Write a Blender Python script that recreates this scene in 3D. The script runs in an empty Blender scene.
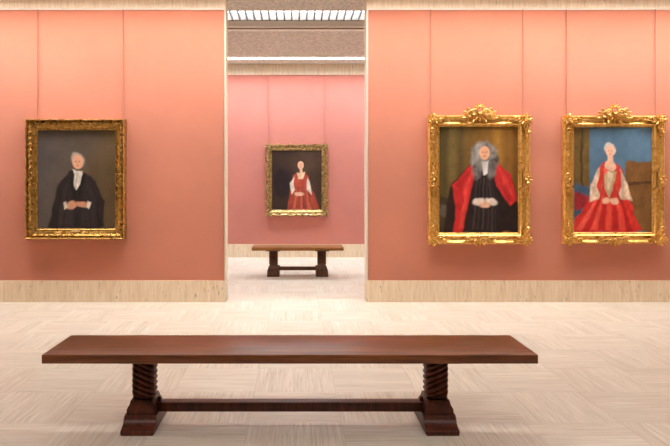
import bpy, bmesh, math, random
import numpy as np
from mathutils import Vector, Matrix

SC = bpy.context.scene
COL = SC.collection
PI = math.pi
rnd = random.Random(7)

# ------------------------------------------------------------------ camera
F = 632.0                      # focal length in pixels of a 670 px wide frame
EYE = 1.5
cam_d = bpy.data.cameras.new('camera')
cam = bpy.data.objects.new('camera', cam_d)
COL.objects.link(cam)
cam.location = (0, 0, EYE)
cam.rotation_euler = (PI / 2, 0, 0)
cam_d.sensor_width = 36
cam_d.sensor_fit = 'HORIZONTAL'
cam_d.lens = F / 670 * 36
cam_d.shift_x = 40 / 670
cam_d.shift_y = -40 / 670
cam_d.clip_start = 0.05
SC.camera = cam
SC.view_settings.view_transform = 'Standard'
SC.view_settings.look = 'None'
SC.view_settings.gamma = 1
SC.view_settings.use_curve_mapping = False
SC.view_settings.exposure = -0.58
SC.cycles.use_denoising = True
SC.cycles.max_bounces = 10
SC.cycles.diffuse_bounces = 6
SC.cycles.sample_clamp_indirect = 6

# ------------------------------------------------------------------ colours
def lin(c):
    return c / 12.92 if c <= 0.04045 else ((c + 0.055) / 1.055) ** 2.4
def S(r, g, b):
    return (lin(r / 255), lin(g / 255), lin(b / 255), 1.0)

# ------------------------------------------------------------------ materials
class NT:
    def __init__(self, name):
        self.m = bpy.data.materials.new(name)
        self.m.use_nodes = True
        self.t = self.m.node_tree
        self.b = self.t.nodes['Principled BSDF']
    def n(self, kind, **kw):
        nd = self.t.nodes.new(kind)
        for k, v in kw.items():
            if k in nd.inputs.keys() and not hasattr(nd, k):
                nd.inputs[k].default_value = v
            else:
                setattr(nd, k, v)
        return nd
    def l(self, a, b):
        self.t.links.new(a, b)
    def math(self, op, a, b=None, c=None):
        nd = self.t.nodes.new('ShaderNodeMath')
        nd.operation = op
        for i, v in enumerate((a, b, c)):
            if v is None: continue
            if isinstance(v, (int, float)): nd.inputs[i].default_value = v
            else: self.l(v, nd.inputs[i])
        return nd.outputs[0]
    def mapping(self, scale, loc=(0, 0, 0)):
        tc = self.n('ShaderNodeTexCoord')
        mp = self.n('ShaderNodeMapping')
        mp.inputs['Scale'].default_value = scale
        mp.inputs['Location'].default_value = loc
        self.l(tc.outputs['Object'], mp.inputs['Vector'])
        return mp.outputs[0]
    def noise(self, vec, scale, detail=4, rough=0.6, dist=0.0):
        nz = self.n('ShaderNodeTexNoise')
        nz.inputs['Scale'].default_value = scale
        nz.inputs['Detail'].default_value = detail
        nz.inputs['Roughness'].default_value = rough
        nz.inputs['Distortion'].default_value = dist
        self.l(vec, nz.inputs['Vector'])
        return nz.outputs[0]
    def ramp(self, fac, stops):
        r = self.n('ShaderNodeValToRGB')
        e = r.color_ramp.elements
        while len(e) < len(stops): e.new(0.5)
        for el, (p, c) in zip(e, stops):
            el.position = p; el.color = c
        self.l(fac, r.inputs[0])
        return r.outputs[0]
    def mix(self, fac, a, b, mode='MIX'):
        nd = self.t.nodes.new('ShaderNodeMix')
        nd.data_type = 'RGBA'; nd.blend_type = mode
        for sock, v in ((nd.inputs[0], fac), (nd.inputs[6], a), (nd.inputs[7], b)):
            if isinstance(v, (int, float)): sock.default_value = v
            elif isinstance(v, tuple): sock.default_value = v
            else: self.l(v, sock)
        return nd.outputs[2]
    def bump(self, h, strength, dist=0.01):
        bp = self.n('ShaderNodeBump')
        bp.inputs['Strength'].default_value = strength
        bp.inputs['Distance'].default_value = dist
        self.l(h, bp.inputs['Height'])
        self.l(bp.outputs[0], self.b.inputs['Normal'])
    def base(self, c):
        if isinstance(c, tuple): self.b.inputs['Base Color'].default_value = c
        else: self.l(c, self.b.inputs['Base Color'])
    def set(self, rough=None, metal=None, spec=None):
        if rough is not None: self.b.inputs['Roughness'].default_value = rough
        if metal is not None: self.b.inputs['Metallic'].default_value = metal
        if spec is not None: self.b.inputs['Specular IOR Level'].default_value = spec

def mat_fabric(name, c):
    k = NT(name)
    v = k.mapping((1, 1, 1))
    n1 = k.noise(v, 1.3, 3)
    weave = k.noise(k.mapping((260, 260, 60)), 1.0, 2)
    dark = tuple(x * 0.93 for x in c[:3]) + (1,)
    lite = tuple(min(1, x * 1.06) for x in c[:3]) + (1,)
    k.base(k.ramp(n1, [(0.3, dark), (0.7, lite)]))
    k.bump(weave, 0.12, 0.002)
    k.set(rough=0.95, spec=0.1)
    k.b.inputs['Sheen Weight'].default_value = 1.0
    k.b.inputs['Sheen Roughness'].default_value = 0.55
    k.b.inputs['Sheen Tint'].default_value = (1, 0.93, 0.88, 1)
    return k.m

def mat_travertine(name, c0, c1, c2, vertical=True):
    k = NT(name)
    v = k.mapping((17, 17, 1.3))
    streak = k.noise(v, 2.2, 8, 0.7, 0.3)
    col = k.ramp(streak, [(0.30, c0), (0.5, c1), (0.68, c2)])
    pit = k.noise(k.mapping((38, 38, 9)), 1.0, 3)
    pf = k.ramp(pit, [(0.27, (1, 1, 1, 1)), (0.36, (0, 0, 0, 1))])
    col = k.mix(pf, col, tuple(x * 0.45 for x in c0[:3]) + (1,))
    blot = k.noise(k.mapping((2.5, 2.5, 0.6)), 1.0, 3)
    col = k.mix(k.math('MULTIPLY', blot, 0.45), col, c1)
    k.base(col)
    k.set(rough=0.6, spec=0.25)
    return k.m

def mat_floor():
    k = NT('travertine_parquet')
    s, x0, y0 = 0.582, -0.29, 3.95
    tc = k.n('ShaderNodeTexCoord')
    sp = k.n('ShaderNodeSeparateXYZ')
    k.l(tc.outputs['Object'], sp.inputs[0])
    X = k.math('DIVIDE', k.math('SUBTRACT', sp.outputs[0], x0), s)
    Y = k.math('DIVIDE', k.math('SUBTRACT', sp.outputs[1], y0), s)
    ix, iy = k.math('FLOOR', X), k.math('FLOOR', Y)
    fx, fy = k.math('FRACT', X), k.math('FRACT', Y)
    par = k.math('FLOORED_MODULO', k.math('ADD', ix, iy), 2.0)     # 1 = strips run along Y
    def sel(a, b):                                                  # par ? a : b
        return k.math('ADD', k.math('MULTIPLY', par, a), k.math('MULTIPLY', k.math('SUBTRACT', 1.0, par), b))
    across = sel(fx, fy)
    along = sel(fy, fx)
    NSTRIP = 6.0
    a6 = k.math('MULTIPLY', across, NSTRIP)
    strip = k.math('FLOOR', a6)
    cell = k.n('ShaderNodeCombineXYZ')
    k.l(ix, cell.inputs[0]); k.l(iy, cell.inputs[1]); k.l(strip, cell.inputs[2])
    wn = k.n('ShaderNodeTexWhiteNoise')
    k.l(cell.outputs[0], wn.inputs['Vector'])
    seed = wn.outputs['Value']
    vv = k.n('ShaderNodeCombineXYZ')
    k.l(k.math('MULTIPLY', along, 1.0), vv.inputs[0])
    k.l(k.math('MULTIPLY', across, 27.0), vv.inputs[1])
    k.l(k.math('ADD', k.math('MULTIPLY', seed, 60.0), k.math('MULTIPLY', par, 7.0)), vv.inputs[2])
    vein = k.noise(vv.outputs[0], 1.7, 7, 0.72, 0.25)
    col = k.ramp(vein, [(0.26, S(156, 140, 124)), (0.40, S(194, 183, 169)), (0.55, S(209, 201, 189)), (0.74, S(222, 217, 208))])
    tint = k.ramp(seed, [(0.0, (0.89, 0.87, 0.84, 1)), (0.5, (0.95, 0.94, 0.92, 1)), (1.0, (0.99, 0.985, 0.965, 1))])
    col = k.mix(1.0, col, tint, 'MULTIPLY')
    # thin joints between strips
    fr = k.math('FRACT', a6)
    edge = k.math('MINIMUM', fr, k.math('SUBTRACT', 1.0, fr))
    j = k.math('LESS_THAN', edge, 0.018)
    ea = k.math('MINIMUM', along, k.math('SUBTRACT', 1.0, along))
    j2 = k.math('LESS_THAN', ea, 0.004)
    jj = k.math('MAXIMUM', j, j2)
    col = k.mix(k.math('MULTIPLY', jj, 0.4), col, S(170, 146, 126))
    k.base(col)
    k.set(rough=0.42, spec=0.3)
    return k.m

def mat_wood(name, c0, c1, c2, axis='X', rough=0.32):
    k = NT(name)
    sc = {'X': (0.7, 9, 9), 'Y': (9, 0.7, 9), 'Z': (9, 9, 0.8)}[axis]
    g = k.noise(k.mapping(sc), 3.0, 7, 0.65, 0.6)
    col = k.ramp(g, [(0.3, c0), (0.52, c1), (0.75, c2)])
    blot = k.noise(k.mapping((1.3, 3, 3)), 1.2, 3)
    col = k.mix(k.math('MULTIPLY', blot, 0.5), col, c0)
    k.base(col)
    k.bump(g, 0.08, 0.004)
    k.set(rough=rough, spec=0.35)
    return k.m

def mat_gold(name, c0, c1, c2, rough=0.36, metal=0.85):
    k = NT(name)
    n1 = k.noise(k.mapping((1, 1, 1)), 22, 5, 0.65)
    k.base(k.ramp(n1, [(0.32, c0), (0.52, c1), (0.72, c2)]))
    r = k.ramp(k.noise(k.mapping((1, 1, 1)), 14, 3), [(0.3, (rough - .08,) * 3 + (1,)), (0.7, (rough + .14,) * 3 + (1,))])
    k.l(r, k.b.inputs['Roughness'])
    k.bump(k.noise(k.mapping((1, 1, 1)), 70, 3), 0.08, 0.003)
    k.set(metal=metal)
    return k.m

def mat_plain(name, c, rough=0.6, metal=0.0, spec=0.3, nscale=30, amt=0.08):
    k = NT(name)
    n1 = k.noise(k.mapping((1, 1, 1)), nscale, 4)
    lo = tuple(x * (1 - amt) for x in c[:3]) + (1,)
    hi = tuple(min(1, x * (1 + amt)) for x in c[:3]) + (1,)
    k.base(k.ramp(n1, [(0.3, lo), (0.7, hi)]))
    k.set(rough=rough, metal=metal, spec=spec)
    return k.m

def mat_emit(name, c, st):
    k = NT(name)
    k.base((0.9, 0.9, 0.9, 1))
    n1 = k.noise(k.mapping((1, 1, 1)), 0.6, 2)
    cc = k.ramp(n1, [(0.3, tuple(x * .97 for x in c[:3]) + (1,)), (0.7, c)])
    k.l(cc, k.b.inputs['Emission Color'])
    k.b.inputs['Emission Strength'].default_value = st
    return k.m

def mat_paint():
    k = NT('oil_paint')
    at = k.n('ShaderNodeVertexColor')
    at.layer_name = 'paint'
    n1 = k.noise(k.mapping((1, 1, 1)), 60, 4)
    c = k.mix(0.35, at.outputs['Color'], k.ramp(n1, [(0.3, (0.72, 0.72, 0.72, 1)), (0.7, (1.15, 1.15, 1.15, 1))]), 'MULTIPLY')
    k.base(c)
    k.bump(n1, 0.1, 0.002)
    k.set(rough=0.55, spec=0.25)
    return k.m

M = {}
M['fabric'] = mat_fabric('terracotta_fabric', (0.505, 0.168, 0.100, 1))
M['fabric_far'] = mat_fabric('rose_fabric', (0.47, 0.155, 0.118, 1))
M['base'] = mat_travertine('travertine_tan', S(212, 186, 154), S(233, 214, 187), S(244, 232, 212))
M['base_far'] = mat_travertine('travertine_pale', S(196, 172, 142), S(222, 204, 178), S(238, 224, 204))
M['jamb'] = mat_travertine('travertine_jamb', S(200, 178, 150), S(222, 206, 184), S(236, 224, 206))
M['trim'] = mat_plain('pale_metal_trim', S(222, 212, 196), rough=0.45, spec=0.4)
M['floor'] = mat_floor()
M['ceiling'] = mat_plain('speckled_ceiling_plaster', S(204, 194, 184), rough=0.95, nscale=22, amt=0.34, spec=0.1)
M['mould'] = mat_plain('ceiling_moulding_paint', S(240, 234, 226), rough=0.6)
M['fascia'] = mat_plain('shade_toned_fascia', S(150, 126, 104), rough=0.8)  # dark tone paints in the shade on the panel's upright faces
M['louver'] = mat_plain('louver_metal', S(150, 152, 156), rough=0.5)
M['emit'] = mat_emit('warm_light_diffuser', (1.0, 0.97, 0.93, 1), 50.0)
M['emit_fill'] = mat_emit('added_fill_diffuser', (1.0, 0.98, 0.95, 1), 20.0)  # emitter of the added, unseen fill slot
M['emit_far'] = mat_emit('neutral_light_diffuser', (0.90, 0.97, 1.04, 1), 5.5)
M['emit_far_wall'] = mat_emit('neutral_wall_light_diffuser', (0.90, 0.97, 1.04, 1), 64.0)
M['wood'] = mat_wood('dark_walnut', S(70, 34, 16), S(116, 64, 31), S(156, 94, 48), 'X', 0.30)
M['wood_leg'] = mat_wood('dark_walnut_upright', S(50, 21, 12), S(84, 38, 21), S(110, 54, 30), 'Z', 0.40)
M['wood_far'] = mat_wood('brown_oak', S(96, 58, 26), S(150, 96, 44), S(182, 124, 64), 'X', 0.4)
M['wood_far_leg'] = mat_wood('brown_oak_upright', S(54, 28, 16), S(88, 48, 26), S(110, 66, 36), 'Z', 0.45)
M['gold_a'] = mat_gold('bright_gilding', (0.56, 0.29, 0.06, 1), (0.76, 0.46, 0.13, 1), (0.92, 0.66, 0.27, 1), 0.32)
M['gold_b'] = mat_gold('worn_gilding', (0.27, 0.135, 0.028, 1), (0.42, 0.235, 0.058, 1), (0.60, 0.38, 0.12, 1), 0.27)
M['gold_c'] = mat_gold('old_pale_gilding', (0.14, 0.08, 0.025, 1), (0.36, 0.24, 0.09, 1), (0.72, 0.56, 0.30, 1), 0.34)
M['wire'] = mat_fabric('wall_coloured_cord', (0.37, 0.095, 0.05, 1))
M['plate'] = mat_plain('brass_plate', S(236, 214, 160), rough=0.3, metal=0.6)
M['paint'] = mat_paint()

# ------------------------------------------------------------------ mesh helpers
def obj(name, bm, mats, parent=None, smooth=False, loc=None):
    me = bpy.data.meshes.new(name)
    bmesh.ops.recalc_face_normals(bm, faces=bm.faces)
    bm.to_mesh(me); bm.free()
    if not isinstance(mats, (list, tuple)): mats = [mats]
    for m in mats: me.materials.append(m)
    if smooth:
        me.polygons.foreach_set('use_smooth', [True] * len(me.polygons))
        try: me.set_sharp_from_angle(angle=math.radians(38))
        except Exception: pass
    o = bpy.data.objects.new(name, me)
    COL.objects.link(o)
    if parent is not None: o.parent = parent
    if loc: o.location = loc
    return o

def thing(name, label, cat, loc=(0, 0, 0), group=None):
    o = bpy.data.objects.new(name, None)
    o.empty_display_size = 0.1
    COL.objects.link(o)
    o.location = loc
    o['label'] = label; o['category'] = cat
    if group: o['group'] = group
    return o

def struct(o):
    o['kind'] = 'structure'
    return o

def box(bm, x0, x1, y0, y1, z0, z1, mi=0, bevel=0.0, seg=2):
    vs = [bm.verts.new((x, y, z)) for x in (x0, x1) for y in (y0, y1) for z in (z0, z1)]
    q = [(0, 1, 3, 2), (4, 6, 7, 5), (0, 4, 5, 1), (2, 3, 7, 6), (0, 2, 6, 4), (1, 5, 7, 3)]
    fs = [bm.faces.new([vs[i] for i in f]) for f in q]
    for f in fs: f.material_index = mi
    if bevel:
        es = list({e for f in fs for e in f.edges})
        bmesh.ops.bevel(bm, geom=es, offset=bevel, segments=seg, profile=0.5, affect='EDGES')
    return fs

def loft(bm, rings, close=True, cap0=True, cap1=True, mi=0):
    rv = [[bm.verts.new(p) for p in r] for r in rings]
    n = len(rv[0])
    for a, b in zip(rv[:-1], rv[1:]):
        for i in range(n if close else n - 1):
            j = (i + 1) % n
            f = bm.faces.new((a[i], a[j], b[j], b[i])); f.material_index = mi
    if cap0: bm.faces.new(rv[0][::-1]).material_index = mi
    if cap1: bm.faces.new(rv[-1]).material_index = mi
    return rv

def extrude_profile_y(bm, prof, y0, y1):
    """prof: closed list of (x, z)"""
    loft(bm, [[(x, y0, z) for x, z in prof], [(x, y1, z) for x, z in prof]])

def tube(bm, pts, radii, n=8):
    rings = []
    pts = [Vector(p) for p in pts]
    for i, p in enumerate(pts):
        t = (pts[min(i + 1, len(pts) - 1)] - pts[max(i - 1, 0)]).normalized()
        up = Vector((0, 1, 0)) if abs(t.y) < 0.9 else Vector((1, 0, 0))
        a = t.cross(up).normalized(); b = t.cross(a).normalized()
        r = radii[i] if isinstance(radii, (list, tuple)) else radii
        rings.append([p + a * (r * math.cos(q * 2 * PI / n)) + b * (r * math.sin(q * 2 * PI / n)) for q in range(n)])
    loft(bm, rings)

def ellipsoid(bm, c, r, nu=10, nv=6, rot=0.0):
    """rot about Y axis (in the wall plane)"""
    c = Vector(c)
    R = Matrix.Rotation(rot, 3, 'Y')
    rings = []
    for j in range(1, nv):
        th = PI * j / nv
        rings.append([c + R @ Vector((r[0] * math.sin(th) * math.cos(2 * PI * i / nu), r[1] * math.sin(th) * math.sin(2 * PI * i / nu), r[2] * math.cos(th))) for i in range(nu)])
    rv = loft(bm, rings, cap0=False, cap1=False)
    t = bm.verts.new(c + R @ Vector((0, 0, r[2]))); b = bm.verts.new(c - R @ Vector((0, 0, r[2])))
    for i in range(nu):
        bm.faces.new((t, rv[0][i], rv[0][(i + 1) % nu])); bm.faces.new((b, rv[-1][(i + 1) % nu], rv[-1][i]))

# carved ornament, all in the XZ wall plane, relief towards -Y
def leaf(bm, base, ang, L, W, H, y=0.0, curl=0.35):
    """an acanthus lobe: pointed, domed, with a raised midrib, lifting towards its tip"""
    bx, bz = base
    n = 9
    rings = []
    for i in range(n + 1):
        t = i / n
        w = W * 0.5 * (math.sin(PI * min(1, t * 0.9 + 0.08)) ** 0.7) * (1 + 0.16 * math.sin(t * PI * 5))
        lift = H * (0.55 + curl * t * t)
        a = ang + 0.25 * t
        cx = bx + L * t * math.cos(ang) ; cz = bz + L * t * math.sin(ang)
        px, pz = -math.sin(a), math.cos(a)
        ring = []
        for s, h in ((-1, 0.0), (-0.6, 0.6), (-0.15, 0.75), (0, 1.0), (0.15, 0.75), (0.6, 0.6), (1, 0.0), (0, -0.1)):
            ring.append((cx + px * w * s, y - lift * h, cz + pz * w * s))
        rings.append(ring)
    loft(bm, rings)

def scroll(bm, c, ang, R, r, turns=1.4, y=0.0, flip=1, n=26, tail=0.0, tail_len=0.0):
    """spiral volute, radius R shrinking inward, with an optional straight-ish tail"""
    pts, rad = [], []
    if tail_len:
        ex = c[0] + R * math.cos(ang); ez = c[1] + R * math.sin(ang)
        tx, tz = math.sin(ang) * flip, -math.cos(ang) * flip
        for i in range(8, 0, -1):
            t = i / 8
            bend = tail * t * t
            pts.append((ex + tx * tail_len * t + math.cos(ang) * bend, y, ez + tz * tail_len * t + math.sin(ang) * bend))
            rad.append(r * (1 - 0.6 * t))
    for i in range(n + 1):
        t = i / n
        a = ang + flip * t * turns * 2 * PI
        q = R * (1 - 0.82 * t)
        pts.append((c[0] + q * math.cos(a), y - 0.004 * t, c[1] + q * math.sin(a))); rad.append(r * (1 - 0.35 * t))
    tube(bm, pts, rad, 7)

def sweep_frame(bm, w, h, prof, wave=None):
    """prof: list of (inset from outer edge, relief towards the viewer). One mitred moulding round a w x h rectangle,
    cut into short lengths; wave(t, side_len, inset) may push the outer edge."""
    corners = [(-1, -1), (1, -1), (1, 1), (-1, 1)]
    rings = []
    for k in range(4):
        sx0, sz0 = corners[k]; sx1, sz1 = corners[(k + 1) % 4]
        N = 40 if wave else 4
        side = w if k % 2 == 0 else h
        for i in range(N):
            t = i / N
            ring = []
            for ins, rel in prof:
                a = (sx0 * (w / 2 - ins), sz0 * (h / 2 - ins)); b = (sx1 * (w / 2 - ins), sz1 * (h / 2 - ins))
                x = a[0] + (b[0] - a[0]) * t; z = a[1] + (b[1] - a[1]) * t
                if wave:
                    d = wave(t, side, ins)
                    if k == 0: z -= d
                    elif k == 1: x += d
                    elif k == 2: z += d
                    else: x -= d
                ring.append((x, -rel, z))
            rings.append(ring)
    rv = [[bm.verts.new(p) for p in r] for r in rings]
    m = len(prof)
    for a in range(len(rv)):
        b = (a + 1) % len(rv)
        for i in range(m - 1):
            bm.faces.new((rv[a][i], rv[a][i + 1], rv[b][i + 1], rv[b][i]))
        bm.faces.new((rv[a][m - 1], rv[a][0], rv[b][0], rv[b][m - 1]))

# ------------------------------------------------------------------ the setting
YW, YWB = 7.966, 8.20          # partition wall, front and back
YB = 12.76                     # wall of the far room
CZ = 3.90                      # ceiling
FT = 3.68                      # top of the fabric
XL, XR = -0.872, 0.901         # opening in the partition
RX0, RX1, RY0 = -5.6, 6.6, -3.2
BH = 0.271

bm = bmesh.new(); box(bm, RX0 - .2, RX1 + .2, RY0 - .2, YB + .2, -0.12, 0)
struct(obj('floor', bm, M['floor']))

def fabric_wall(name, x0, x1, y0, y1, front, fab, stone):
    """stone core with a stretched fabric field on its viewer side (front = list of (x0,x1))"""
    bm = bmesh.new()
    box(bm, x0, x1, y0 + .012, y1, 0, CZ, 1)
    box(bm, front[0], front[1], y0, y0 + .014, BH - .006, FT + .004, 0)
    return struct(obj(name, bm, [fab, stone]))

fabric_wall('wall_left', RX0, XL, YW, YWB, (RX0, XL - .022), M['fabric'], M['jamb'])
fabric_wall('wall_right', XR, RX1, YW, YWB, (XR + .022, RX1), M['fabric'], M['jamb'])
fabric_wall('wall_back', RX0, RX1, YB, YB + .2, (RX0, RX1), M['fabric_far'], M['base_far'])
for nm, x0, x1 in (('wall_left_side', RX0 - .2, RX0), ('wall_right_side', RX1, RX1 + .2)):
    bm = bmesh.new()
    box(bm, x0, x1, RY0, YWB, 0, CZ, 0)
    box(bm, x0, x1, YWB, YB + .2, 0, CZ, 1)
    struct(obj(nm, bm, [M['base'], M['base_far']]))
bm = bmesh.new(); box(bm, RX0 - .2, RX1 + .2, RY0 - .2, RY0, 0, CZ)
struct(obj('wall_rear', bm, M['base']))

bm = bmesh.new(); box(bm, RX0, XL, YW - .010, YW + .013, 0, BH, bevel=.003)
struct(obj('baseboard_left', bm, M['base']))
bm = bmesh.new(); box(bm, XR, RX1, YW - .010, YW + .013, 0, BH, bevel=.003)
struct(obj('baseboard_right', bm, M['base']))
bm = bmesh.new(); box(bm, RX0, RX1, YB - .010, YB + .013, 0, BH - .008, bevel=.003)
struct(obj('baseboard_back', bm, M['base_far']))

# travertine bands between the fabric and the ceiling
tn = [0]
def trim(bm, m):
    tn[0] += 1
    return struct(obj('trim_%d' % tn[0], bm, m))
bm = bmesh.new(); box(bm, RX0, XL, YW - .006, YW + .013, FT + .022, CZ); trim(bm, M['base'])
bm = bmesh.new(); box(bm, XR, RX1, YW - .006, YW + .013, FT + .022, CZ); trim(bm, M['base'])
bm = bmesh.new(); box(bm, RX0, RX1, YB - .03, YB + .013, FT, CZ); trim(bm, M['base_far'])
# pale strips that border the fabric: along the top and down the edges of the opening
bm = bmesh.new(); box(bm, RX0, XL, YW - .014, YW + .013, FT, FT + .022)
box(bm, XL - .013, XL, YW - .014, YW + .013, BH, FT); trim(bm, M['trim'])
bm = bmesh.new(); box(bm, XR, RX1, YW - .014, YW + .013, FT, FT + .022)
box(bm, XR, XR + .013, YW - .014, YW + .013, BH, FT); trim(bm, M['trim'])

# ceilings: each room has a louvred light slot along its walls and a lowered centre panel
SLOTS_FRONT = [(RX0 + .6, RX1 - .6, 6.95, 7.50)]
SLOTS_FAR = [(RX0 + .3, RX1 - .3, 8.82, 9.35), (RX0 + .3, RX1 - .3, 11.88, 12.28)]
def ceiling_with_slots(name, x0, x1, y0, y1, slots):
    bm = bmesh.new()
    ys = sorted({y0, y1} | {s[2] for s in slots} | {s[3] for s in slots})
    for a, b in zip(ys[:-1], ys[1:]):
        hit = [s for s in slots if s[2] <= a and s[3] >= b]
        if not hit:
            box(bm, x0, x1, a, b, CZ, CZ + .12)
        else:
            s = hit[0]
            box(bm, x0, s[0], a, b, CZ, CZ + .12); box(bm, s[1], x1, a, b, CZ, CZ + .12)
    return struct(obj(name, bm, M['ceiling']))
FILL_SLOT = (RX0 + .6, RX1 - .6, 1.7, 2.5)  # unseen slot added mid-room to brighten the floor round the bench
ceiling_with_slots('ceiling', RX0 - .2, RX1 + .2, RY0 - .2, YW + .1, SLOTS_FRONT + [FILL_SLOT])
ceiling_with_slots('ceiling_back', RX0 - .2, RX1 + .2, YW + .1, YB + .2, SLOTS_FAR)

def centre_panel(name, x0, x1, y0, y1):
    """lowered ceiling panel with a stepped moulding round it"""
    bm = bmesh.new()
    steps = [(0.0, CZ + .01, 1), (0.0, CZ - .085, 1), (.075, CZ - .085, 1), (.075, CZ - .108, 1), (.20, CZ - .108, 1), (.20, CZ - .1, 0)]
    rings = []
    for ins, z, mi in steps:
        rings.append([bm.verts.new((x, y, z)) for x, y in ((x0 + ins, y0 + ins), (x1 - ins, y0 + ins), (x1 - ins, y1 - ins), (x0 + ins, y1 - ins))])
    for q, (a, b) in enumerate(zip(rings[:-1], rings[1:])):
        for i in range(4):
            f = bm.faces.new((a[i], a[(i + 1) % 4], b[(i + 1) % 4], b[i]))
            f.material_index = 2 if q in (0, 2) else 1  # fascia and step riser take the painted shade tone
    bm.faces.new(rings[-1]).material_index = 0
    bm.faces.new(rings[0][::-1]).material_index = 0
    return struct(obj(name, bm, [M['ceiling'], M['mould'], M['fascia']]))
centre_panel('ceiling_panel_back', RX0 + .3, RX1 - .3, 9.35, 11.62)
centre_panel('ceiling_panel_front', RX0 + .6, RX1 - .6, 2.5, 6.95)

def slot_light(s, mat, label, pitch=.109, th=.010, crate=0):
    x0, x1, y0, y1 = s
    t = thing('ceiling_light', label, 'ceiling light', ((x0 + x1) / 2, (y0 + y1) / 2, CZ), 'louvred ceiling lights')
    w, d = (x1 - x0) / 2, (y1 - y0) / 2
    bm = bmesh.new()
    box(bm, -w, w, -d, d, .125, .135)
    obj('diffuser', bm, mat, t)
    bm = bmesh.new()
    n = int(2 * w / pitch)
    for i in range(1, n):
        x = -w + i * 2 * w / n
        box(bm, x - th, x + th, -d, d, .008, .05)
    for i in range(1, crate):  # added cross blades, keep the fill light off the lower wall
        y = -d + i * 2 * d / crate
        box(bm, -w, w, y - .006, y + .006, .010, .115)
    obj('louver', bm, M['louver'], t)
    return t
slot_light(SLOTS_FAR[0], M['emit_far'], 'wide bright louvred ceiling light at the top of the opening')
slot_light(SLOTS_FAR[1], M['emit_far_wall'], 'thin bright strip of ceiling light just above the far wall', th=.005)
slot_light(SLOTS_FRONT[0], M['emit'], 'louvred ceiling light overhead washing the wall with the three large portraits')
slot_light(FILL_SLOT, M['emit_fill'], 'added louvred fill light overhead, unseen, between the long bench and the viewer', crate=6)

# ------------------------------------------------------------------ benches
def bench(name, label, cx, y0, L, D, hgt, legx, m_top, m_leg, group):
    t = thing(name, label, 'bench', (cx, y0 + D / 2, 0), group)
    th = .054
    bm = bmesh.new()
    box(bm, -L / 2, L / 2, -D / 2, D / 2, hgt - th, hgt, bevel=.006, seg=3)
    obj('seat', bm, m_top, t, True)
    fd = D * 0.5 - .035                # half depth of the feet
    for s in (-1, 1):
        x = s * legx
        # sled foot: blunt ends, rising in a hollow curve to the post
        bm = bmesh.new()
        half = [(fd, 0), (fd, .026), (fd - .006, .031)]
        for k in range(1, 10):
            a = k / 9
            half.append((fd - .010 - .078 * math.sin(a * PI / 2), .031 + .052 * (1 - math.cos(a * PI / 2)) ** .9))
        half.append((fd - .10, .092))
        loop = [(y_, z_) for y_, z_ in half] + [(-y_, z_) for y_, z_ in reversed(half)]
        loft(bm, [[(x - .099, y_, z_) for y_, z_ in loop], [(x + .099, y_, z_) for y_, z_ in loop]])
        bmesh.ops.bevel(bm, geom=[e for e in bm.edges if abs(e.verts[0].co.x - e.verts[1].co.x) < 1e-5], offset=.004, segments=2, affect='EDGES')
        foot = obj('foot', bm, m_leg, t, True)
        # shouldered block that carries the post
        bm = bmesh.new()
        rings = []
        for hw, z in ((.084, .088), (.086, .096), (.086, .122), (.080, .134), (.072, .148), (.068, .166), (.066, .172)):
            dd = hw + .03
            rings.append([(x - hw, -dd, z), (x + hw, -dd, z), (x + hw, dd, z), (x - hw, dd, z)])
        loft(bm, rings)
        bmesh.ops.bevel(bm, geom=[e for e in bm.edges if abs(e.verts[0].co.z - e.verts[1].co.z) > .004], offset=.006, segments=2, affect='EDGES')
        obj('post_block', bm, m_leg, t, True)
        # rope-carved post
        bm = bmesh.new()
        rings = []
        z0, z1 = .170, hgt - th - .012
        NZ, NA = 44, 72
        for iz in range(NZ + 1):
            q = iz / NZ; z = z0 + (z1 - z0) * q
            edge = min(1, min(q, 1 - q) * 14)
            ring = []
            for ia in range(NA):
                a = 2 * PI * ia / NA
                ph = 6 * (a - s * z * 2 * PI / .21)
                lob = abs(math.sin(ph / 2)) ** 0.6
                r = .0575 + (.016 * lob) * (0.35 + .65 * edge)
                # slightly squared section
                sq = 1.0 / (abs(math.cos(a)) ** 3.2 + abs(math.sin(a)) ** 3.2) ** (1 / 3.2)
                ring.append((x + r * sq * math.cos(a), 1.12 * r * sq * math.sin(a), z))
            rings.append(ring)
        loft(bm, rings)
        obj('post', bm, m_leg, t, True)
        bm = bmesh.new()
        box(bm, x - .113, x + .113, -fd + .02, fd - .02, hgt - th - .016, hgt - th + .001, bevel=.004)
        obj('cleat', bm, m_leg, t, True)
        bm = bmesh.new()
        px = x - s * .088
        rings = [[(px + .013 * c * math.cos(2 * PI * i / 12), .013 * c * math.sin(2 * PI * i / 12), z) for i in range(12)] for c, z in ((1, .13), (1, .155), (.75, .163), (.35, .166))]
        loft(bm, rings)
        obj('peg', bm, m_leg, t, True)
    bm = bmesh.new()
    box(bm, -legx + .07, legx - .07, -.04, .04, .082, .139, bevel=.005)
    obj('stretcher', bm, m_leg, t, True)
    return t

G = 'trestle benches'
bench('trestle_bench', 'long dark walnut bench with rope-carved posts on the pale stone floor of the near room',
      -.030, 3.712, 2.92, .485, .491, .908, M['wood'], M['wood_leg'], G)
bench('trestle_bench', 'short brown oak bench in the far room under the small portrait',
      .043, 10.06, 1.467, .475, .475, .392, M['wood_far'], M['wood_far_leg'], G)

# ------------------------------------------------------------------ pictures
def smooth(d, s):
    return np.clip(0.5 - d / (2 * s), 0, 1)

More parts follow.
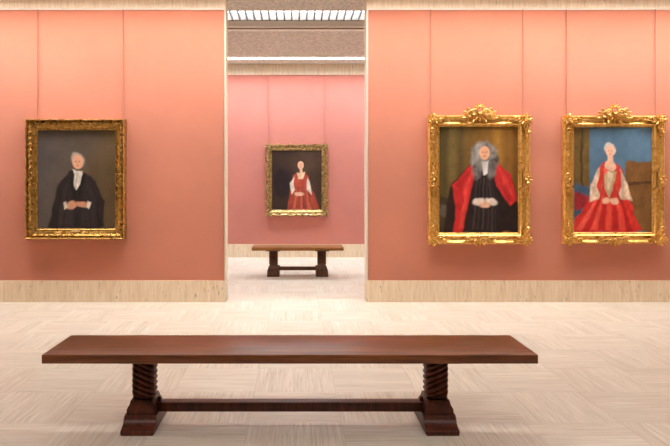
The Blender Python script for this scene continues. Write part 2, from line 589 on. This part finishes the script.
class Canvas:
    """a small painter: soft shapes laid over one another on a u,v grid (v up)"""
    def __init__(self, w, h, nx=130):
        self.w, self.h, self.nx = w, h, nx
        self.ny = int(nx * h / w)
        self.u, self.v = np.meshgrid(np.linspace(0, 1, nx), np.linspace(0, 1, self.ny))
        self.asp = h / w
        self.c = np.zeros((self.ny, nx, 3))
        self.rs = np.random.RandomState(3)
        self.wob = self.noise(7) * .018 + self.noise(22) * .007
        self.wob2 = self.noise(7) * .018 + self.noise(22) * .007
    def noise(self, k):
        g = self.rs.rand(k + 2, k + 2)
        x = self.u * k; y = self.v * k
        i, j = np.floor(x).astype(int), np.floor(y).astype(int)
        fx, fy = x - i, y - j
        fx = fx * fx * (3 - 2 * fx); fy = fy * fy * (3 - 2 * fy)
        return (g[j, i] * (1 - fx) * (1 - fy) + g[j, i + 1] * fx * (1 - fy) + g[j + 1, i] * (1 - fx) * fy + g[j + 1, i + 1] * fx * fy) * 2 - 1
    def over(self, m, col, var=.10, k=16):
        col = np.array(S(*col)[:3])
        n = 1 + 1.6 * var * self.noise(k) + var * self.noise(40)
        self.c = self.c * (1 - m[..., None]) + m[..., None] * col * n[..., None]
    def ell(self, cx, cy, rx, ry, col, soft=.012, rot=0, var=.1, alpha=1.0, wob=1.0):
        dx = self.u - cx + self.wob * wob; dy = (self.v - cy + self.wob2 * wob) * self.asp
        c, s = math.cos(rot), math.sin(rot)
        x, y = dx * c + dy * s, -dx * s + dy * c
        ry *= self.asp
        q = np.sqrt((x / rx) ** 2 + (y / ry) ** 2)
        self.over(smooth((q - 1) * min(rx, ry), soft * .6) * alpha, col, var)
    def poly(self, pts, col, soft=.010, var=.12, alpha=1.0):
        P = [(x, y * self.asp) for x, y in pts]
        X = self.u + self.wob; Y = (self.v + self.wob2) * self.asp
        d = np.full(X.shape, 1e9); ins = np.zeros(X.shape, bool)
        for (x0, y0), (x1, y1) in zip(P, P[1:] + P[:1]):
            ex, ey = x1 - x0, y1 - y0
            t = np.clip(((X - x0) * ex + (Y - y0) * ey) / (ex * ex + ey * ey + 1e-12), 0, 1)
            d = np.minimum(d, np.hypot(X - x0 - t * ex, Y - y0 - t * ey))
            cond = ((y0 > Y) != (y1 > Y))
            xi = x0 + (Y - y0) * ex / (ey if abs(ey) > 1e-9 else 1e-9)
            ins ^= cond & (X < xi)
        self.over(smooth(np.where(ins, -d, d), soft * .6) * alpha, col, var)
    def bg(self, left, right, var=.15):
        t = self.u[..., None]
        self.c = np.array(S(*left)[:3]) * (1 - t) + np.array(S(*right)[:3]) * t
        self.c = self.c * (1 + var * (self.noise(5) + .5 * self.noise(18)))[..., None]
    def face(self, cx, cy, r, skin, hair, dark=(60, 34, 26), lip=(170, 84, 70)):
        ry = r * 1.32 / self.asp
        self.ell(cx, cy, r, ry, skin, .008, var=.04, wob=.2)
        self.ell(cx - r * .36, cy + ry * .08, r * .17, ry * .07, dark, .006, var=0, wob=0, alpha=.8)
        self.ell(cx + r * .36, cy + ry * .08, r * .17, ry * .07, dark, .006, var=0, wob=0, alpha=.8)
        self.ell(cx + r * .05, cy - ry * .2, r * .10, ry * .20, tuple(int(c * .86) for c in skin), .007, var=0, wob=0, alpha=.8)
        self.ell(cx, cy - ry * .52, r * .26, ry * .07, lip, .006, var=0, wob=0, alpha=.85)
    def build(self, parent, y):
        nx, ny = self.nx, self.ny
        xs = (self.u - .5) * self.w; zs = (self.v - .5) * self.h
        co = np.stack([xs, np.zeros_like(xs), zs], -1).reshape(-1, 3)
        back = co.copy(); back[:, 1] = .016
        idx = np.arange(nx * ny).reshape(ny, nx)
        fr = np.stack([idx[:-1, :-1], idx[:-1, 1:], idx[1:, 1:], idx[1:, :-1]], -1).reshape(-1, 4)
        N = nx * ny
        bc = np.array([co[idx[0, 0]], co[idx[0, -1]], co[idx[-1, -1]], co[idx[-1, 0]]]); bc[:, 1] = .016
        verts = np.concatenate([co, bc]).tolist()
        faces = fr.tolist() + [[N + 3, N + 2, N + 1, N]]
        c4 = [idx[0, 0], idx[0, -1], idx[-1, -1], idx[-1, 0]]
        loops = [list(idx[0, :]), list(idx[:, -1]), list(idx[-1, ::-1]), list(idx[::-1, 0])]
        for k in range(4):
            faces.append([int(a) for a in loops[k]][::-1] + [N + k, N + (k + 1) % 4])
        me = bpy.data.meshes.new('painted_canvas')
        me.from_pydata(verts, [], faces)
        at = me.color_attributes.new('paint', 'FLOAT_COLOR', 'POINT')
        colr = np.ones((N + 4, 4), np.float32)
        colr[:N, :3] = np.clip(self.c, .002, 1).reshape(-1, 3)
        colr[N:, :3] = .2
        at.data.foreach_set('color', colr.reshape(-1))
        me.materials.append(M['paint'])
        o = bpy.data.objects.new('painted_canvas', me)
        COL.objects.link(o); o.parent = parent
        o.location = (0, y, 0)
        return o

def wires(parent, xs, ztop, zbot, y):
    for x in xs:
        bm = bmesh.new()
        tube(bm, [(x, y, zbot), (x, y, (zbot + ztop) / 2), (x, y, ztop)], .0055, 8)
        obj('hanging_wire', bm, M['wire'], parent, True)

WF = YW - .002
# --- generic portrait stand-ins -------------------------------------------------------------
def pic_dark_coat(w, h):
    p = Canvas(w, h)
    p.bg((82, 76, 74), (96, 78, 52), .12)
    p.ell(.30, .95, .5, .35, (72, 66, 64), .2, alpha=.5)
    p.ell(.85, .35, .35, .4, (80, 62, 40), .2, alpha=.5)
    p.poly([(.14, 0), (.18, .22), (.28, .46), (.40, .565), (.62, .565), (.76, .48), (.86, .26), (.84, 0)], (36, 30, 31), .02)
    p.poly([(.24, .02), (.30, .34), (.40, .46), (.46, .2), (.46, .02)], (56, 48, 50), .04, alpha=.7)
    p.poly([(.78, .02), (.74, .36), (.64, .46), (.56, .2), (.56, .02)], (50, 43, 44), .04, alpha=.7)
    for a, b in ((.22, .30), (.31, .40), (.80, .72), (.69, .63)):
        p.poly([(a, .0), (a + .02, .0), (b + .012, .40), (b, .40)], (24, 19, 20), .02, alpha=.8)
    p.poly([(.44, .585), (.58, .585), (.555, .46), (.51, .40), (.47, .46)], (222, 214, 204), .012)
    p.poly([(.495, .57), (.51, .57), (.515, .42), (.50, .42)], (168, 156, 148), .012)
    p.poly([(.40, .56), (.45, .58), (.51, .38), (.49, .30)], (26, 21, 22), .012)
    p.poly([(.63, .56), (.575, .58), (.53, .38), (.53, .30)], (26, 21, 22), .012)
    p.ell(.515, .695, .088, .080, (164, 150, 136), .02)
    p.face(.515, .675, .068, (212, 158, 128), None)
    p.ell(.44, .24, .075, .035, (202, 148, 120), .016, rot=.25)
    p.ell(.57, .245, .075, .035, (194, 138, 110), .016, rot=-.25)
    p.poly([(.33, .27), (.37, .28), (.39, .22), (.35, .20)], (214, 204, 192), .012)
    p.poly([(.68, .27), (.64, .28), (.62, .22), (.66, .20)], (214, 204, 192), .012)
    return p
def pic_red_mantle(w, h):
    p = Canvas(w, h)
    p.bg((88, 70, 34), (140, 98, 36), .16)
    for x, c in ((.06, (66, 60, 34)), (.16, (112, 98, 54)), (.26, (62, 58, 36)), (.36, (104, 80, 40)), (.72, (160, 116, 46)), (.84, (112, 76, 30)), (.95, (84, 54, 24))):
        p.poly([(x - .04, .25), (x + .04, .25), (x + .06, 1), (x - .03, 1)], c, .05, alpha=.65)
    p.poly([(0, 0), (.28, 0), (.25, .30), (0, .34)], (64, 50, 34), .03)
    p.ell(.1, .2, .13, .06, (112, 102, 88), .03, alpha=.6)
    p.poly([(.06, 0), (.08, .26), (.16, .46), (.42, .66), (.72, .66), (.92, .50), (1.0, .30), (1.0, 0)], (36, 23, 20), .02)
    p.poly([(.18, .0), (.20, .26), (.16, .44), (.30, .56), (.44, .66), (.48, .60), (.42, .40), (.34, .18), (.29, 0)], (184, 38, 38), .014)
    p.poly([(.72, .66), (.90, .54), (.99, .32), (.90, .24), (.80, .36), (.68, .54)], (186, 40, 40), .014)
    p.poly([(.24, .04), (.32, .40), (.42, .60), (.38, .40), (.29, .04)], (224, 76, 64), .02, alpha=.65)
    p.poly([(.20, .44), (.30, .52), (.36, .56), (.30, .42)], (146, 24, 28), .03, alpha=.6)
    p.poly([(.76, .60), (.86, .50), (.94, .34), (.86, .38)], (226, 74, 64), .03, alpha=.6)
    p.poly([(.86, .47), (.92, .30), (.86, .27), (.80, .42)], (134, 22, 26), .03, alpha=.6)
    p.poly([(.46, .62), (.68, .62), (.76, .3), (.74, 0), (.38, 0), (.40, .25)], (34, 25, 26), .03)
    for a, c in ((.42, 80), (.48, 62), (.54, 88), (.61, 66), (.67, 84), (.72, 56)):
        p.poly([(a, .03), (a + .018, .03), (a * .6 + .25, .52), (a * .6 + .235, .52)], (c, c - 14, c - 16), .012, alpha=.7)
    p.ell(.57, .72, .145, .140, (118, 112, 106), .02, var=.3)
    for x, y, c in ((.45, .66, 126), (.69, .66, 100), (.47, .58, 112), (.66, .58, 96), (.46, .75, 140), (.67, .76, 132), (.53, .80, 134), (.61, .80, 130)):
        p.ell(x, y, .06, .07, (c, c - 5, c - 9), .03, var=.3)
    p.poly([(.53, .68), (.62, .68), (.61, .57), (.56, .55)], (200, 198, 198), .012)
    p.face(.575, .755, .066, (222, 166, 132), None)
    p.ell(.50, .295, .075, .032, (216, 200, 188), .016, rot=.3)
    p.ell(.65, .295, .075, .032, (216, 200, 188), .016, rot=-.3)
    p.ell(.575, .265, .065, .030, (216, 166, 138), .016)
    return p
def pic_red_gown(w, h):
    p = Canvas(w, h)
    p.bg((72, 100, 124), (88, 120, 146), .18)
    p.poly([(0, .42), (.20, .42), (.20, 1), (0, 1)], (104, 82, 40), .012)
    p.poly([(.09, .42), (.12, .42), (.12, 1), (.09, 1)], (66, 54, 34), .012)
    p.poly([(.64, 0), (1, 0), (1, .66), (.66, .66)], (118, 82, 44), .014)
    p.poly([(.68, .48), (1, .48), (1, .45), (.68, .45)], (84, 56, 32), .01)
    p.poly([(0, .12), (.2, .2), (.22, .40), (0, .46)], (60, 84, 110), .03)
    p.poly([(0, .2), (.16, .24), (.2, .34), (0, .38)], (150, 40, 46), .03)
    p.poly([(.0, 0), (.0, .10), (.14, .26), (.34, .46), (.56, .46), (.74, .26), (.86, 0)], (200, 46, 38), .014)
    for a, b, c in ((.05, .33, (224, 96, 80)), (.15, .36, (158, 26, 28)), (.24, .39, (230, 92, 72)), (.34, .43, (156, 26, 28)), (.43, .46, (226, 84, 66)), (.54, .49, (150, 24, 30)), (.62, .52, (220, 76, 60)), (.72, .55, (138, 24, 32))):
        p.poly([(a - .03, .02), (a + .05, .02), (b + .015, .40), (b, .40)], c, .02, alpha=.7)
    p.poly([(.30, .60), (.38, .66), (.56, .66), (.64, .58), (.58, .38), (.46, .30), (.36, .38)], (184, 52, 44), .014)
    p.poly([(.37, .58), (.55, .58), (.51, .42), (.465, .32), (.42, .42)], (186, 160, 124), .014)
    p.ell(.40, .575, .04, .03, (222, 96, 80), .012)
    p.poly([(.42, .56), (.50, .56), (.48, .42), (.45, .42)], (206, 188, 158), .014)
    p.poly([(.30, .60), (.36, .64), (.38, .46), (.32, .32), (.20, .30), (.22, .44)], (216, 190, 166), .016, var=.25)
    p.poly([(.60, .60), (.56, .64), (.55, .46), (.60, .32), (.74, .30), (.71, .44)], (210, 184, 160), .016, var=.25)
    p.poly([(.33, .62), (.37, .66), (.39, .48), (.35, .36), (.31, .44)], (196, 58, 46), .014)
    p.poly([(.59, .62), (.56, .66), (.53, .48), (.58, .36), (.62, .44)], (196, 58, 46), .014)
    p.ell(.46, .625, .075, .05, (232, 190, 164), .012)
    p.poly([(.43, .72), (.50, .72), (.51, .62), (.42, .62)], (226, 182, 156), .012)
    p.ell(.465, .795, .075, .060, (206, 196, 190), .016, var=.2)
    p.face(.465, .770, .055, (232, 184, 158), None)
    p.ell(.42, .30, .05, .03, (226, 176, 150), .014); p.ell(.52, .30, .05, .03, (226, 176, 150), .014)
    return p
def pic_rust_dress(w, h):
    p = Canvas(w, h)
    p.bg((48, 32, 26), (62, 44, 34), .2)
    p.ell(.7, .8, .3, .2, (78, 58, 44), .15, alpha=.5)
    p.ell(.2, .45, .18, .25, (34, 24, 28), .05)
    p.poly([(.30, 0), (.36, .26), (.40, .42), (.74, .42), (.86, .26), (.96, 0)], (150, 62, 46), .02)
    p.poly([(.40, .40), (.42, .56), (.50, .62), (.66, .62), (.74, .56), (.76, .40)], (162, 66, 50), .018)
    for a, b in ((.42, .5), (.58, .57), (.74, .66)):
        p.poly([(a, .02), (a + .06, .02), (b + .02, .36), (b, .36)], (194, 100, 76), .02, alpha=.6)
    p.poly([(.62, .03), (.68, .03), (.61, .34), (.6, .34)], (96, 36, 30), .02, alpha=.7)
    p.poly([(.49, .63), (.67, .63), (.63, .52), (.53, .52)], (222, 192, 158), .014)
    p.poly([(.56, .71), (.61, .71), (.62, .60), (.55, .60)], (220, 178, 146), .012)
    p.ell(.58, .785, .082, .075, (58, 36, 28), .02)
    p.face(.58, .755, .062, (222, 174, 144), None)
    p.poly([(.38, .46), (.44, .54), (.48, .34), (.40, .26)], (216, 204, 190), .014)
    p.poly([(.78, .46), (.72, .54), (.70, .34), (.80, .24)], (216, 204, 190), .014)
    p.ell(.55, .27, .09, .035, (216, 170, 142), .016)
    return p

# --- plain leaf-moulded frame, left ----------------------------------------------------------
def painting_leaf(label, cx, cz, w, h, art, wire_x, group):
    t = thing('framed_painting', label, 'painting', (cx, WF, cz), group)
    fw = .138
    bm = bmesh.new()
    prof = [(0, 0), (0, .085), (.004, .104), (.014, .114), (.022, .106), (.026, .080), (.036, .082), (.050, .086), (.062, .078), (.066, .068),
            (.074, .064), (.088, .058), (.102, .046), (.108, .044), (.112, .050), (.120, .052), (.126, .048), (.130, .038), (fw, .034), (fw, 0)]
    sweep_frame(bm, w, h, prof)
    # a run of overlapping leaves along the hollow, and a bead row by the picture
    for side in range(4):
        horiz = side % 2 == 0
        Ls = (w if horiz else h) - .11
        n = int(Ls / .070)
        for i in range(n):
            s = -Ls / 2 + (i + .5) * Ls / n
            sg = 1 if s < 0 else -1
            o_ = .047
            if side == 0: c, ang = (s, -h / 2 + o_), (0 if sg > 0 else PI)
            elif side == 1: c, ang = (w / 2 - o_, s), (PI / 2 if sg > 0 else -PI / 2)
            elif side == 2: c, ang = (s, h / 2 - o_), (0 if sg > 0 else PI)
            else: c, ang = (-w / 2 + o_, s), (PI / 2 if sg > 0 else -PI / 2)
            leaf(bm, (c[0] - .026 * math.cos(ang), c[1] - .026 * math.sin(ang)), ang, .056, .050, .022, y=-.080, curl=1.3)
    obj('frame', bm, M['gold_b'], t, True)
    art(w - 2 * fw + .012, h - 2 * fw + .012).build(t, -.036)
    bm = bmesh.new()
    box(bm, -.055, .055, -.064, -.052, -h / 2 + .088, -h / 2 + .110, bevel=.002)
    obj('name_plate', bm, M['plate'], t)
    wires(t, [x - cx for x in wire_x], FT - cz + .005, h / 2 - .005, -.016)
    return t

# --- carved rococo frame --------------------------------------------------------------------
def corner_mesh(sx, sz, R=.10):
    """cluster of leaves, volutes and a flower for the corner (outer corner at 0,0; the frame lies towards -sx,-sz)"""
    bm = bmesh.new()
    c = (-sx * .062, -sz * .062)
    base = math.atan2(sz, sx)
    for k, (da, L, W) in enumerate(((0, .088, .05), (.55, .085, .045), (-.55, .085, .045), (1.15, .078, .045), (-1.15, .078, .045), (1.75, .082, .05), (-1.75, .082, .05), (2.25, .15, .05), (-2.25, .15, .05), (2.6, .12, .04), (-2.6, .12, .04), (PI, .085, .045))):
        leaf(bm, c, base + da, L, W, .030 + .004 * (k % 3), y=-.070, curl=.7)
    for f in (1, -1):
        a = base + f * 2.2
        cc = (c[0] + .125 * math.cos(a), c[1] + .125 * math.sin(a))
        scroll(bm, cc, base + f * 1.2, .034, .011, 1.3, y=-.092, flip=f)
        a2 = base + f * 2.2
        for q in range(4):
            L_ = .16 + .028 * q
            ellipsoid(bm, (c[0] + L_ * math.cos(a2 + f * .12), -.086, c[1] + L_ * math.sin(a2 + f * .12)), (.013 - .002 * q, .012, .013 - .002 * q), 8, 5)
        a3 = base + f * .9
        scroll(bm, (c[0] + .055 * math.cos(a3), c[1] + .055 * math.sin(a3)), a3, .02, .008, 1.1, y=-.104, flip=-f)
    for q in range(6):
        a = base + q * PI / 3
        ellipsoid(bm, (c[0] + .017 * math.cos(a), -.106, c[1] + .017 * math.sin(a)), (.012, .012, .012), 8, 5)
    ellipsoid(bm, (c[0], -.112, c[1]), (.010, .012, .010), 8, 5)
    return bm

def crest_mesh():
    """pierced shell crest; origin at the middle of the rail's outer edge, rising +Z"""
    bm = bmesh.new()
    # oval ring with an opening
    pts = [(.036 * math.cos(a), -.085, .075 + .042 * math.sin(a)) for a in [2 * PI * i / 24 for i in range(25)]]
    tube(bm, pts, .014, 8)
    for k in range(7):                                   # palmette above and around
        a = PI / 2 + (k - 3) * .52
        leaf(bm, (.030 * math.cos(a), .080 + .034 * math.sin(a)), a, .046, .034, .022, y=-.070, curl=.6)
    for f in (1, -1):
        scroll(bm, (f * .085, .040), PI / 2 if f > 0 else PI / 2, .042, .015, 1.4, y=-.085, flip=f)
        scroll(bm, (f * .145, .008), PI / 2, .028, .011, 1.3, y=-.085, flip=f)
        tube(bm, [(f * .035, -.08, .062), (f * .07, -.088, .082), (f * .115, -.088, .064), (f * .155, -.082, .034), (f * .205, -.075, .008)], [.012, .015, .014, .012, .007], 8)
        for q, (x, z, L, an) in enumerate(((.06, .02, .08, -.5), (.10, -.01, .085, -.25), (.15, -.02, .085, -.1), (.05, -.03, .075, -1.0), (.115, .075, .055, .5), (.16, .04, .05, .35))):
            aa = an if f > 0 else PI - an
            leaf(bm, (f * x, z), aa, L, .038, .028, y=-.066, curl=.7)
        for q in range(3):
            ellipsoid(bm, (f * (.215 + .022 * q), -.076, -.004 - .002 * q), (.011, .011, .011), 8, 5)
    for k in range(5):                                   # drop of leaves below towards the picture
        a = -PI / 2 + (k - 2) * .55
        leaf(bm, (0, .025), a, .105 - .012 * abs(k - 2), .036, .030, y=-.068, curl=.6)
    ellipsoid(bm, (0, -.10, .024), (.016, .016, .016), 10, 6)
    return bm

def side_mesh(ang):
    """central ornament for a side or bottom rail; ang turns it so that it points outwards"""
    bm = bmesh.new()
    for k in range(5):
        a = PI / 2 + (k - 2) * .5
        leaf(bm, (0, -.075), a, .10 - .010 * abs(k - 2), .036, .028, y=-.068, curl=.6)
    for f in (1, -1):
        scroll(bm, (f * .062, -.045), PI / 2, .032, .012, 1.3, y=-.085, flip=f)
        tube(bm, [(f * .02, -.082, -.095), (f * .07, -.086, -.085), (f * .12, -.084, -.07), (f * .16, -.078, -.05)], [.009, .012, .012, .006], 8)
        for x, z, an, L in ((.08, -.06, .25, .08), (.10, -.09, -.1, .09), (.05, -.05, .6, .06), (.14, -.075, .0, .07)):
            leaf(bm, (f * x, z), an if f > 0 else PI - an, L, .034, .026, y=-.066, curl=.7)
    ellipsoid(bm, (0, -.098, -.065), (.018, .016, .018), 10, 6)
    bmesh.ops.rotate(bm, verts=bm.verts, cent=(0, 0, 0), matrix=Matrix.Rotation(-ang, 3, 'Y'))
    return bm

ORN = {}
def painting_rococo(label, cx, cz, w, h, art, wire_x, group):
    t = thing('framed_painting', label, 'painting', (cx, WF, cz), group)
    fw = .147
    bm = bmesh.new()
    prof = [(0, 0), (0, .050), (.004, .066), (.016, .076), (.028, .072), (.036, .060), (.046, .050), (.062, .044), (.080, .046), (.096, .054),
            (.104, .060), (.110, .056), (.116, .044), (.124, .040), (.134, .044), (.140, .038), (fw, .026), (fw, 0)]
    sweep_frame(bm, w, h, prof)
    # incised lozenge flowers in the panels between the carvings
    for side in range(4):
        horiz = side % 2 == 0
        Ls = (w if horiz else h)
        for s in np.linspace(-Ls * .29, Ls * .29, 7):
            if abs(s) < .12: continue
            o_ = .068
            c = [(s, -h / 2 + o_), (w / 2 - o_, s), (s, h / 2 - o_), (-w / 2 + o_, s)][side]
            for q in range(4):
                a = q * PI / 2 + PI / 4
                ellipsoid(bm, (c[0] + .014 * math.cos(a), -.046, c[1] + .014 * math.sin(a)), (.012, .008, .007), 8, 4, rot=-a)
    fr = obj('frame', bm, M['gold_a'], t, True)
    for sx in (-1, 1):
        for sz in (-1, 1):
            key = (sx, sz)
            if key not in ORN:
                o = obj('corner_ornament', corner_mesh(sx, sz), M['gold_a'], fr, True)
                ORN[key] = o.data
            else:
                o = bpy.data.objects.new('corner_ornament', ORN[key]); COL.objects.link(o); o.parent = fr
            o.location = (sx * w / 2, 0, sz * h / 2)
    def put(key, name, fn, loc):
        if key not in ORN:
            o = obj(name, fn(), M['gold_a'], fr, True); ORN[key] = o.data
        else:
            o = bpy.data.objects.new(name, ORN[key]); COL.objects.link(o); o.parent = fr
        o.location = loc
    put('crest', 'crest', crest_mesh, (0, 0, h / 2 - .01))
    put('bottom', 'rail_ornament', lambda: side_mesh(PI), (0, 0, -h / 2 - .012))
    put('left', 'rail_ornament', lambda: side_mesh(PI / 2), (-w / 2, 0, .0))
    put('right', 'rail_ornament', lambda: side_mesh(-PI / 2), (w / 2, 0, .0))
    art(w - 2 * fw + .012, h - 2 * fw + .012).build(t, -.030)
    wires(t, [x - cx for x in wire_x], FT - cz + .005, h / 2 - .005, -.016)
    return t

# --- scalloped frame in the far room ---------------------------------------------------------
def painting_scallop(label, cx, cz, w, h, art, wire_x, yw, group):
    t = thing('framed_painting', label, 'painting', (cx, yw, cz), group)
    fw = .128
    bm = bmesh.new()
    def wave(tt, side, ins):
        if ins > .05: return 0.0
        k = (1 - ins / .05)
        return k * (.014 * math.cos(tt * 2 * PI * 5) + .005 * math.cos(tt * 2 * PI * 15)) * min(1, min(tt, 1 - tt) * 12)
    prof = [(0, 0), (0, .045), (.008, .060), (.024, .064), (.036, .054), (.052, .044), (.070, .046), (.084, .052), (.092, .046), (.100, .036), (.112, .038), (.120, .030), (fw, .024), (fw, 0)]
    sweep_frame(bm, w, h, prof, wave)
    for side in range(4):
        horiz = side % 2 == 0
        Ls = (w if horiz else h) - .16
        n = 13
        for i in range(n):
            s = -Ls / 2 + (i + .5) * Ls / n
            o_ = .046
            c = [(s, -h / 2 + o_), (w / 2 - o_, s), (s, h / 2 - o_), (-w / 2 + o_, s)][side]
            outward = [-PI / 2, 0, PI / 2, PI][side]
            tilt = .7 if i % 2 else -.7
            leaf(bm, (c[0] - .03 * math.cos(outward + tilt), c[1] - .03 * math.sin(outward + tilt)), outward + tilt, .075, .036, .022, y=-.046, curl=.7)
    fr = obj('frame', bm, M['gold_c'], t, True)
    for sx in (-1, 1):
        for sz in (-1, 1):
            bm = bmesh.new()
            base = math.atan2(sz, sx)
            c = (-sx * .05, -sz * .05)
            for da, L in ((0, .075), (.8, .075), (-.8, .075), (1.7, .09), (-1.7, .09), (PI, .06)):
                leaf(bm, c, base + da, L, .044, .028, y=-.048, curl=.7)
            ellipsoid(bm, (c[0], -.078, c[1]), (.018, .014, .018), 10, 6)
            o = obj('corner_ornament', bm, M['gold_c'], fr, True)
            o.location = (sx * w / 2, 0, sz * h / 2)
    bm = bmesh.new()
    box(bm, -.06, .06, -.056, -.046, -h / 2 + .060, -h / 2 + .086, bevel=.002)
    obj('name_plate', bm, M['plate'], t)
    art(w - 2 * fw + .012, h - 2 * fw + .012).build(t, -.028)
    wires(t, [x - cx for x in wire_x], FT - cz - .001, h / 2 - .012, -.016)
    return t

def px2x(px, d): return (px - 295) * d / F
GP = 'gilt framed portraits'
painting_leaf('portrait of a person in a dark coat, in a plain leaf-moulded gilt frame',
              -2.742, 1.547, 1.240, 1.500, pic_dark_coat, (px2x(38.3, YW), px2x(123.3, YW)), GP)
painting_rococo('portrait of a grey-wigged person in black and red robes, in a carved gilt frame',
                2.306, 1.541, 1.275, 1.615, pic_red_mantle, (px2x(430.5, YW), px2x(522.5, YW)), GP)
painting_rococo('portrait of a person in a red gown before blue, in a carved gilt frame',
                3.990, 1.541, 1.265, 1.605, pic_red_gown, (px2x(565.8, YW), px2x(654.5, YW)), GP)
painting_scallop('portrait of a person in rust dress, in scalloped gilt frame above short bench',
                 .034, 1.556, 1.245, 1.445, pic_rust_dress, (px2x(268, YB), px2x(324.5, YB)), YB - .002, GP)

# ------------------------------------------------------------------ world
w = bpy.data.worlds.new('world')
SC.world = w
w.use_nodes = True
w.node_tree.nodes['Background'].inputs[0].default_value = (0.02, 0.02, 0.02, 1)
w.node_tree.nodes['Background'].inputs[1].default_value = 1.0
